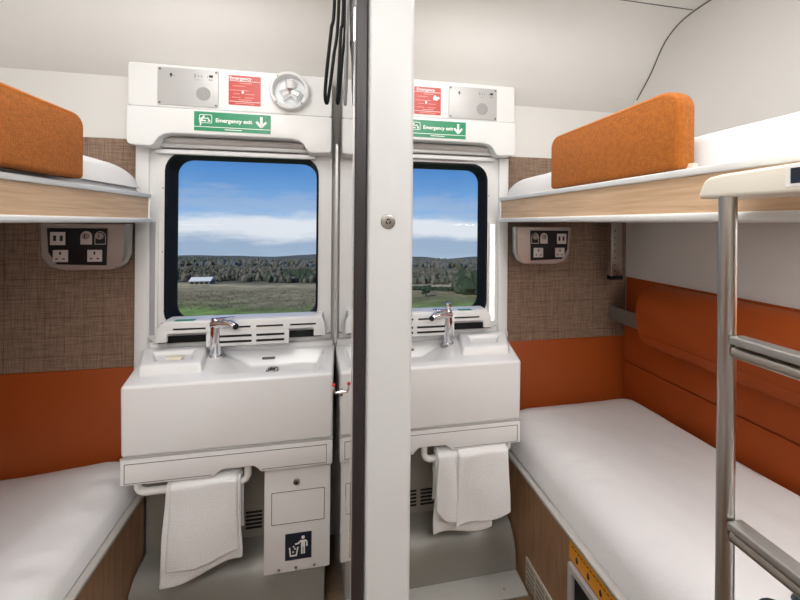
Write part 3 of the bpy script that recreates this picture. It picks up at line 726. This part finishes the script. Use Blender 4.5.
    b = B(); b.tube([(X(1.484), 1.466, .90), (X(1.484), YB + .06, .90)], .0018, 6)
    b.build('stitch_seam', RUST2, bc)
    # small grey pocket shelf in the corner
    ps = thing('pocket_shelf', (X(1.52), 1.58, .88), 'small grey corner tray beside the %s bolster' % side, 'tray')
    b = B()
    b.box(X(1.525), X(1.535), 1.475, 1.69, .905, .985); b.box(X(1.535), X(1.584), 1.475, 1.69, .905, .92); b.box(X(1.535), X(1.584), 1.475, 1.487, .92, .985); b.box(X(1.535), X(1.584), 1.680, 1.692, .92, .985)
    b.build('tray_body', mat('tray_grey_%s' % side, rgb(112, 106, 98), .4), ps, bevel=.002)
    if R:
        b = B(); b.box(X(1.538), X(1.582), 1.50, 1.51, .921, 1.015); cd = b.build('card_holder', BLACK); tag(cd, 'small black card with white outline standing in the corner tray', 'card')
        ORG[cd.name] = Vector()
        b = B(); b.loops([[(X(x), 1.4992, z) for x, z in rrect(1.541, 1.579, .94, 1.012, .003, 3)], [(X(x), 1.4992, z) for x, z in rrect(1.544, 1.576, .943, 1.009, .003, 3)]]); b.build('white_outline', INK, cd)
    # ---------------- heater cover and floor flange under the basin
    hc = thing('heater_cover', (X(.42), 1.45, FL), 'curved grey metal heater cover under the %s washbasin' % side, 'heater cover')
    pr = [(1.56, FL), (1.40, FL), (1.402, -.09), (1.41, -.03), (1.432, .015), (1.462, .045), (1.50, .058), (1.56, .062)]
    b = B(); b.prism_x(pr, X(.06), X(.792)); b.build('curved_cover', GREYM, hc, ang=50)
    b = B(); b.box(X(.06), X(.792), 1.30, 1.402, FL + .001, FL + .012); b.build('floor_flange', KICK, hc, bevel=.003)
    for xx, y_, z_ in ((.70, 1.335, FL + .012), (.36, 1.34, FL + .012)):
        b = B(); b.lathe([(.006, 0), (.005, .002), (.0001, .0025)], (X(xx), y_, z_), 'Z', 12); b.build('flange_bolt', STEEL, hc)
    b = B(); b.box(X(.06), X(.798), 1.56, 1.58, .05, .484)
    bk = b.build('back_panel', mat('dim_grey_panel_%s' % side, rgb(150, 146, 138), .4), hc)
    b = B()
    for cx0, cx1 in (((.28, .362), (.382, .448)) if R else ((.337, .405), (.43, .50))):
        b = B()
        for k in range(5): b.box(X(cx0), X(cx1), 1.5585, 1.561, .098 + k * .017, .107 + k * .017)
        b.build('vent_louvre', DARK, hc)
cabin(1); cabin(-1)

# ------------------------------------------------------------------ waste bin door, left cabin
wbn = thing('waste_bin', (-.165, 1.45, .05), 'white waste bin with lock and flap under the left washbasin', 'bin')
b = B(); b.box(-.285, -.05, 1.405, 1.50, .10, .484); b.build('bin_body', WHITE, wbn)
b = B(); b.prism_y(rrect(-.293, -.038, .052, .484, .006, 3), 1.388, 1.405); bd = b.build('bin_door', BASIN, wbn, bevel=.002)
b = B(); o1 = rrect(-.266, -.060, .246, .376, .004, 3); o2 = rrect(-.2635, -.0625, .2485, .3735, .003, 3)
b.loops([[(x, 1.3872, z) for x, z in o1], [(x, 1.3872, z) for x, z in o2]]); b.build('flap_joint', SEAM, bd)
b = B(); b.prism_y(rrect(-.262, -.064, .250, .372, .004, 3), 1.3885, 1.3905)
b.build('flap', PANELG if False else BASIN, bd)
b = B(); b.lathe([(.0125, -.001), (.0125, -.006), (.010, -.0075), (.0001, -.0078)], (-.170, 1.389, .412), 'Y', 24); lk = b.build('lock', STEEL, wbn)
b = B(); b.box(-.1715, -.1685, 1.3805, 1.3815, .406, .418); b.build('keyhole', BINK, lk)
for xx, zz in ((-.235, .066), (-.17, .066), (-.098, .066)):
    b = B(); b.lathe([(.006, 0), (.005, -.0025), (.0001, -.003)], (xx, 1.388, zz), 'Y', 14); b.build('door_screw', STEEL, wbn)
b = B(); b.box(-.212, -.110, 1.3860, 1.3882, .100, .205); ln = b.build('litter_label', NAVY, wbn)
b = B(); yy = 1.3855
def stq(p, q, r_):
    d = Vector((q[0] - p[0], q[1] - p[1])).normalized(); nn = Vector((-d.y, d.x)) * r_
    b.prism_y([(p[0] + nn.x, p[1] + nn.y), (q[0] + nn.x, q[1] + nn.y), (q[0] - nn.x, q[1] - nn.y), (p[0] - nn.x, p[1] - nn.y)], yy, yy + .0004)
b.lathe([(.0068, 0), (.0001, -.0002)], (-.143, yy, .186), 'Y', 18)
b.box(-.151, -.135, yy, yy + .0004, .148, .175)
stq((-.1475, .150), (-.1475, .120), .0030); stq((-.1385, .150), (-.1385, .120), .0030)
stq((-.136, .174), (-.128, .166), .0030); stq((-.128, .167), (-.128, .148), .0028)
stq((-.150, .174), (-.162, .163), .0030); stq((-.161, .163), (-.174, .162), .0028)
stq((-.195, .150), (-.191, .115), .0026); stq((-.192, .117), (-.168, .117), .0030); stq((-.169, .115), (-.163, .150), .0026)
for xx, zz in ((-.179, .152), (-.174, .143), (-.181, .131)): stq((xx - .003, zz), (xx + .003, zz + .001), .0028)
b.build('litter_pictogram', INK, ln)

# ------------------------------------------------------------------ ladder on the right berth
ld = thing('berth_ladder', (.70, .32, FL + .0), 'brushed steel ladder with cream top cap leaning on the right berth', 'ladder')
YL1, YL2 = .503, .10
for yy in (YL1, YL2):
    b = B(); L = []
    for z in (-.12, 1.51): L.append([(.70 + x, yy + y, z) for x, y in rrect(-.013, .013, -.013, .013, .0129, 6)])
    b.loops(L, caps=True); o = b.build('stile', STEEL, ld)
    b = B(); b.box(.681, .719, yy - .019, yy + .019, FL, FL + .035); b.build('rubber_foot', BLACK, o, bevel=.004)
for zz in (1.245, .913, .58, .25):
    b = B(); b.loops([[(.70 + x, y, zz - .022 + z) for x, z in rrect(-.011, .011, -.011, .011, .0105, 6)] for y in (YL2 + .012, YL1 - .014)], caps=True)
    ru = b.build('rung', STEEL, ld)
    b = B(); b.box(.684, .716, YL2 + .014, YL1 - .014, zz - .007, zz + .008); b.build('rung_tread', mat('tread_steel_%d' % int(zz * 100), rgb(165, 163, 158), .4, .7), ru, bevel=.003)
b = B()
cp_ = [(.546, 1.502), (.544, 1.512), (.536, 1.535), (.526, 1.542), (.505, 1.545), (.30, 1.552), (.09, 1.550), (.075, 1.546), (.06, 1.535), (.052, 1.512), (.05, 1.502)]
b.prism_x(cp_, .686, .786); b.build('top_cap', CREAM, ld, bevel=.006)
b = B(); b.box(.6848, .6865, .33, .413, 1.512, 1.545); lb_ = b.build('cap_label', INK, ld)
b = B(); b.box(.6840, .6848, .335, .4065, 1.5165, 1.5405); b.build('label_field', NAVY, lb_)

# teal blanket at the near end of the right lower mattress
def bl(u, v):
    x = .985 + .42 * v; y = .642 - .36 * u
    t = u * 5; z = .545 + .02 * math.sin(min(1, u * 2.2) * PI / 2) + .018 * math.sin(v * 24) * (1 - u * .4) + .012 * noise.noise(Vector((x * 20, y * 20, 0)))
    e = min(v, 1 - v, u * .6 + .02) ; z -= .06 * max(0, 1 - e / .08) ** 2
    return (x, y + .014 * math.sin(v * 24), z)
b = B(); b.grid(bl, 40, 60); o = b.build('rumpled_blanket', BLANKET, ang=180); tag(o, 'dark teal rumpled blanket at the near end of the right lower berth', 'blanket')
md = o.modifiers.new('t', 'SOLIDIFY'); md.thickness = .012

# ------------------------------------------------------------------ ceiling lamps (real, above the aisle)
for i, (lx, ly) in enumerate(((-.55, .72), (.55, .72))):
    cl = thing('ceiling_light', (lx, ly, 2.476), 'long white ceiling light over the %s cabin' % ('left', 'right')[i], 'ceiling light')
    b = B(); b.box(lx - .22, lx + .22, ly - .47, ly + .47, 2.455, 2.478); b.build('light_frame', WHITE, cl, bevel=.003)
    b = B(); b.box(lx - .20, lx + .20, ly - .45, ly + .45, 2.448, 2.456); b.build('diffuser', LAMP, cl)
cl = thing('ceiling_light', (0, -.55, 2.476), 'square white ceiling light behind the camera by the corridor wall', 'ceiling light')
b = B(); b.box(-.32, .32, -.77, -.33, 2.455, 2.478); b.build('light_frame', WHITE, cl, bevel=.003)
b = B(); b.box(-.30, .30, -.75, -.35, 2.448, 2.456); b.build('diffuser', LAMP, cl)

# added fill lights, high by the corridor wall, in place of one camera flash
for x_ in (-.70, .75):
    al = bpy.data.lights.new('flash_fill', 'AREA'); al.shape = 'RECTANGLE'; al.size = .8; al.size_y = .3; al.energy = 9.5; al.color = (1, 1, .995)
    ao = bpy.data.objects.new('flash_fill', al); COL.objects.link(ao); ao.location = (x_, -.75, 2.34); ao.rotation_euler = (math.radians(68), 0, 0)

# ------------------------------------------------------------------ landscape outside
def prof(d):
    T = [(1, 1.8), (20, 8), (60, 16.9), (75, 19.1), (95, 21.4), (130, 25.6), (170, 30.0), (260, 40), (420, 58), (700, 88), (1000, 120), (1500, 172), (2600, 285), (3600, 388)]
    for (a, b_), (c, e) in zip(T, T[1:]):
        if d <= c: return -(b_ + (e - b_) * (d - a) / (c - a))
    return -388
def gz(x, y):
    d = max(2, .171 * x + .985 * y); z = prof(d)
    z += noise.noise(Vector((x * .012, y * .012, 0))) * min(2.2, d * .015)
    if d > 600: z += max(0, noise.noise(Vector((x * .0016 + 5, y * .0016, 3))) + .25) * (d - 600) * .022
    return z
b = B()
NR, NA = 110, 150
def terr(u, v):
    d = 3 * (3600 / 3) ** u; a = math.radians(-80 + 160 * v); x, y = d * math.sin(a), d * math.cos(a) + 1.0
    return (x, y + 1.5, gz(x, y))
b.grid(terr, NR, NA)
tm = mat('meadow', (0.1, .2, .05, 1), .95, spec=.05)
nt = tm.node_tree; N = nt.nodes; Lk = nt.links; p = N['Principled BSDF']
tc = N.new('ShaderNodeTexCoord'); sp_ = N.new('ShaderNodeSeparateXYZ'); Lk.new(tc.outputs['Object'], sp_.inputs[0])
nz = N.new('ShaderNodeTexNoise'); nz.inputs['Scale'].default_value = .035; nz.inputs['Detail'].default_value = 6; Lk.new(tc.outputs['Object'], nz.inputs['Vector'])
def mth(op, a, b_=None, c=None):
    q = N.new('ShaderNodeMath'); q.operation = op
    for i, t in enumerate((a, b_, c)):
        if t is None: continue
        if isinstance(t, (int, float)): q.inputs[i].default_value = t
        else: Lk.new(t, q.inputs[i])
    return q.outputs[0]
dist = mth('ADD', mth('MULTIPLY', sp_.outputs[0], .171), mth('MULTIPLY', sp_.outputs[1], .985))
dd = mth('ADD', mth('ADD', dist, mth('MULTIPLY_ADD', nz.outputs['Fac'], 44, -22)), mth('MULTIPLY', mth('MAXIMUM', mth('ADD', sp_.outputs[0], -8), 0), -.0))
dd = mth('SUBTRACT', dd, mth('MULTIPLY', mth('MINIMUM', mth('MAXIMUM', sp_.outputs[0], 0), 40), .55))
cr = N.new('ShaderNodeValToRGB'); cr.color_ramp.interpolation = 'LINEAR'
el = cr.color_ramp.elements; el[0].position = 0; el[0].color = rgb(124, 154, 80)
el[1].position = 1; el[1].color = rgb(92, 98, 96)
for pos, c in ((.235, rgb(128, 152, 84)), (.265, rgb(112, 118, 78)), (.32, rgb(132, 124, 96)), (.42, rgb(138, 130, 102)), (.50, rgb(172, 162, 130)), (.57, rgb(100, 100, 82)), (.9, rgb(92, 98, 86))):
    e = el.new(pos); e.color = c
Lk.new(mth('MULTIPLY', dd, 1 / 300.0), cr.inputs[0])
n2 = N.new('ShaderNodeTexNoise'); n2.inputs['Scale'].default_value = .16; n2.inputs['Detail'].default_value = 12; n2.inputs['Roughness'].default_value = .7; Lk.new(tc.outputs['Object'], n2.inputs['Vector'])
mm = N.new('ShaderNodeMix'); mm.data_type = 'RGBA'; mm.blend_type = 'MULTIPLY'; mm.inputs[0].default_value = 1
r2 = N.new('ShaderNodeValToRGB'); r2.color_ramp.elements[0].color = (.38, .4, .38, 1); r2.color_ramp.elements[1].color = (1.5, 1.5, 1.45, 1)
r2.color_ramp.elements[0].position = .3; r2.color_ramp.elements[1].position = .7
Lk.new(n2.outputs['Fac'], r2.inputs[0]); Lk.new(cr.outputs[0], mm.inputs[6]); Lk.new(r2.outputs[0], mm.inputs[7]); Lk.new(mm.outputs[2], p.inputs['Base Color'])
o = b.build('meadow_hillside', tm, ang=180); tag(o, 'green meadow and brown moorland sloping away outside the windows', 'landscape', kind='stuff')

FOL = [mat('foliage_%d' % i, c, .95, spec=.05, vary=.35, vscale=.5) for i, c in enumerate((rgb(78, 84, 68), rgb(100, 98, 88), rgb(54, 66, 52), rgb(84, 82, 72), rgb(88, 96, 98)))]  # desaturated: distance haze is put into the foliage colours
def icos(n):
    ico = bmesh.new(); bmesh.ops.create_icosphere(ico, subdivisions=n, radius=1); r_ = [v.co.copy() for v in ico.verts], [[v.index for v in f.verts] for f in ico.faces]; ico.free(); return r_
I1_, I2_ = icos(1), icos(2)
def blob(V, Fs, c, rx, rz, k=.5, I=I2_):
    n = len(V); sd = random.random() * 100
    for v in I[0]:
        q = 1 + k * noise.noise(v * 1.9 + Vector((sd, 0, 0))) + k * .3 * random.uniform(-1, 1)
        V.append((c[0] + v.x * rx * q, c[1] + v.y * rx * q, c[2] + v.z * rz * q))
    Fs.extend([[i + n for i in f] for f in I[1]])
def forest(name, label, ms, cnt, rfn, I):
    V, Fs, Mi = [], [], []
    for k in range(cnt):
        x, y, h = rfn(); z = gz(x, y); q = len(Fs)
        blob(V, Fs, (x, y, z + h * .45), h * random.uniform(.30, .5), h * .55, .5, I); Mi += [random.randrange(len(ms))] * (len(Fs) - q)
    me = bpy.data.meshes.new(name); me.from_pydata(V, [], Fs)
    for m in ms: me.materials.append(m)
    me.polygons.foreach_set('material_index', Mi)
    o = bpy.data.objects.new(name, me); COL.objects.link(o); tag(o, label, {'moorland_scrub': 'scrub', 'hedge_line': 'hedge'}.get(name, 'forest'), kind='stuff')
def polar(a0, a1, f0, f1, h0, h1):
    def f():
        a = math.radians(random.uniform(a0, a1)); F = (random.uniform(f0 ** 2, f1 ** 2)) ** .5; d = F / math.cos(a - math.radians(9.85))
        return d * math.sin(a), d * math.cos(a), random.uniform(h0, h1)
    return f
forest('forest', 'wide belt of grey-brown woodland beyond the moorland', [FOL[1], FOL[0], FOL[3]], 5200, polar(-34, 34, 172, 420, 2.2, 5), I1_)
forest('forest', 'dark green conifer stand mixed into the distant woodland', [FOL[2]], 500, polar(-9, 1, 178, 260, 3.5, 6), I1_)
forest('forest', 'olive woods on the furthest ridge under the sky', [FOL[0], FOL[4], FOL[1]], 7000, polar(-34, 34, 420, 1500, 5, 11), I1_)
forest('forest', 'dark clump of trees at the right edge of the right window view', [FOL[2], FOL[0]], 300, polar(20.0, 26, 112, 150, 4, 8.5), I2_)
forest('moorland_scrub', 'low brown scrub scattered over the moorland slope', [FOL[1], FOL[0]], 1800, polar(-34, 10, 78, 122, .15, .5), I1_)
forest('hedge_line', 'thin dark hedge crossing the field in the right window view', [FOL[2]], 260, polar(9, 22, 126, 129, 1.0, 2.0), I1_)
# lone tree in the right field
ta = math.radians(14.4); td = 104; tx_, ty_ = td * math.sin(ta), td * math.cos(ta); tz = gz(tx_, ty_)
lt = thing('lone_tree', (tx_, ty_, tz), 'single dark round tree in the field seen through the right window', 'tree')
V, Fs = [], []
for k in range(14): blob(V, Fs, (tx_ + random.uniform(-1, 1), ty_ + random.uniform(-1, 1), tz + 2.6 + random.uniform(-.8, .8)), .8, .7)
b = B(); b.faces(V, Fs); b.build('crown', FOL[2], lt)
b = B(); b.tube([(tx_, ty_, tz - .3), (tx_ + .05, ty_, tz + 2.2)], [.25, .15], 8); b.build('trunk', FOL[1], lt)
# barn
ba = math.radians(-20.7); bd_ = 186; bx, by = bd_ * math.sin(ba), bd_ * math.cos(ba); bz = gz(bx, by)
bn = thing('farm_barn', (bx, by, bz), 'low pale roofed barn below the woods in the left window view', 'barn')
b = B(); b.box(bx - 4.4, bx + 4.4, by - 3, by + 3, bz - .8, bz + 2.0); b.build('barn_wall', mat('barn_wall', rgb(110, 112, 106), .8), bn)
b = B(); b.prism_x([(by - 3.4, bz + 1.8), (by, bz + 3.3), (by + 3.4, bz + 1.8)], bx - 4.8, bx + 4.8); b.build('barn_roof', mat('barn_roof', rgb(200, 204, 200), .6), bn)
b = B()
for k in range(4): b.box(bx - 4.0 + k * 2.1, bx - 2.7 + k * 2.1, by - 3.06, by - 3.0, bz - .2, bz + 1.4)
b.build('barn_door', DARK, bn)

# ------------------------------------------------------------------ pairs share a group phrase
import collections
kinds = collections.defaultdict(list)
for o in list(scene.objects):
    if o.parent is None and 'category' in o and 'kind' not in o: kinds[o.name.split('.')[0]].append(o)
for k, os_ in kinds.items():
    if len(os_) > 1:
        for o in os_:
            if 'group' not in o: o['group'] = '%s pieces of the twin cabins' % k.replace('_', ' ')

# ------------------------------------------------------------------ world
w = bpy.data.worlds.new('sky'); scene.world = w; w.use_nodes = True
nt = w.node_tree; N = nt.nodes; Lk = nt.links; N.clear()
out = N.new('ShaderNodeOutputWorld'); bg = N.new('ShaderNodeBackground'); Lk.new(bg.outputs[0], out.inputs[0])
tc = N.new('ShaderNodeTexCoord'); sp_ = N.new('ShaderNodeSeparateXYZ'); Lk.new(tc.outputs['Generated'], sp_.inputs[0])
gr = N.new('ShaderNodeValToRGB'); el = gr.color_ramp.elements
el[0].position = 0; el[0].color = rgb(205, 218, 232); el[1].position = 1; el[1].color = rgb(50, 100, 180)
for pos, c in ((.30, rgb(186, 208, 234)), (.42, rgb(160, 196, 234)), (.58, rgb(122, 172, 226)), (.75, rgb(92, 150, 214))): e = el.new(pos); e.color = c
Lk.new(mth('MULTIPLY_ADD', sp_.outputs[2], 2.6, .40), gr.inputs[0])
def cloudn(sx, sz, scale, off, det=7):
    mp = N.new('ShaderNodeMapping'); mp.inputs['Scale'].default_value = (sx, sx, sz); mp.inputs['Location'].default_value = off
    Lk.new(tc.outputs['Generated'], mp.inputs['Vector'])
    n = N.new('ShaderNodeTexNoise'); n.inputs['Scale'].default_value = scale; n.inputs['Detail'].default_value = det; n.inputs['Roughness'].default_value = .6
    Lk.new(mp.outputs[0], n.inputs['Vector']); return n.outputs['Fac']
# bright band just above eye level
def band(c, hw, soft_noise, amt):
    zz = mth('ADD', sp_.outputs[2], mth('MULTIPLY_ADD', soft_noise, amt, -amt / 2))
    d = mth('DIVIDE', mth('ABSOLUTE', mth('SUBTRACT', zz, c)), hw)
    r = N.new('ShaderNodeMapRange'); r.interpolation_type = 'SMOOTHSTEP'; r.inputs[1].default_value = 1; r.inputs[2].default_value = .3; r.inputs[3].default_value = 0; r.inputs[4].default_value = 1
    Lk.new(d, r.inputs[0]); return r.outputs[0]
def mixc(fac, base, col):
    m_ = N.new('ShaderNodeMix'); m_.data_type = 'RGBA'; Lk.new(fac, m_.inputs[0]); Lk.new(base, m_.inputs[6]); m_.inputs[7].default_value = col; return m_.outputs[2]
c = gr.outputs[0]
nA = cloudn(2.2, 12, 1.6, (0, 0, 0)); nB = cloudn(2.5, 16, 2, (4, 1, 2)); nC = cloudn(3, 20, 2.2, (9, 2, 0))
c = mixc(mth('MULTIPLY', band(-.055, .075, nB, .07), .85), c, rgb(160, 182, 208))
c = mixc(mth('MULTIPLY', band(-.012, .045, nA, .10), .95), c, rgb(238, 242, 248))
c = mixc(mth('MULTIPLY', band(.055, .04, nC, .14), .30), c, rgb(190, 200, 218))
Lk.new(c, bg.inputs[0]); bg.inputs[1].default_value = 1.0
sun = bpy.data.lights.new('sun', 'SUN'); sun.energy = 4.2; sun.angle = .02; sun.color = (1, .96, .9)
so = bpy.data.objects.new('sun', sun); COL.objects.link(so); so.rotation_euler = (math.radians(52), 0, math.radians(-38))

# ------------------------------------------------------------------ camera
cam = bpy.data.cameras.new('cam'); co = bpy.data.objects.new('camera', cam); COL.objects.link(co)
cam.sensor_width = 36; cam.lens = 334 / 800 * 36; cam.shift_y = -77 / 800; cam.clip_start = .02; cam.clip_end = 8000
a = math.radians(9.85); r = math.radians(.5)
fwd = Vector((math.sin(a), math.cos(a), 0)); right = Vector((math.cos(a), -math.sin(a), 0)); up = Vector((0, 0, 1))
# image turned slightly clockwise: camera turned slightly anticlockwise
rr = right * math.cos(r) + up * math.sin(r); uu = up * math.cos(r) - right * math.sin(r)
M3 = Matrix((rr, uu, -fwd)).transposed()
co.matrix_world = Matrix.Translation((0, 0, 1.45)) @ M3.to_4x4()
scene.camera = co
vs = scene.view_settings; vs.view_transform = 'Standard'; vs.look = 'None'; vs.gamma = 1; vs.use_curve_mapping = False; vs.exposure = -0.07
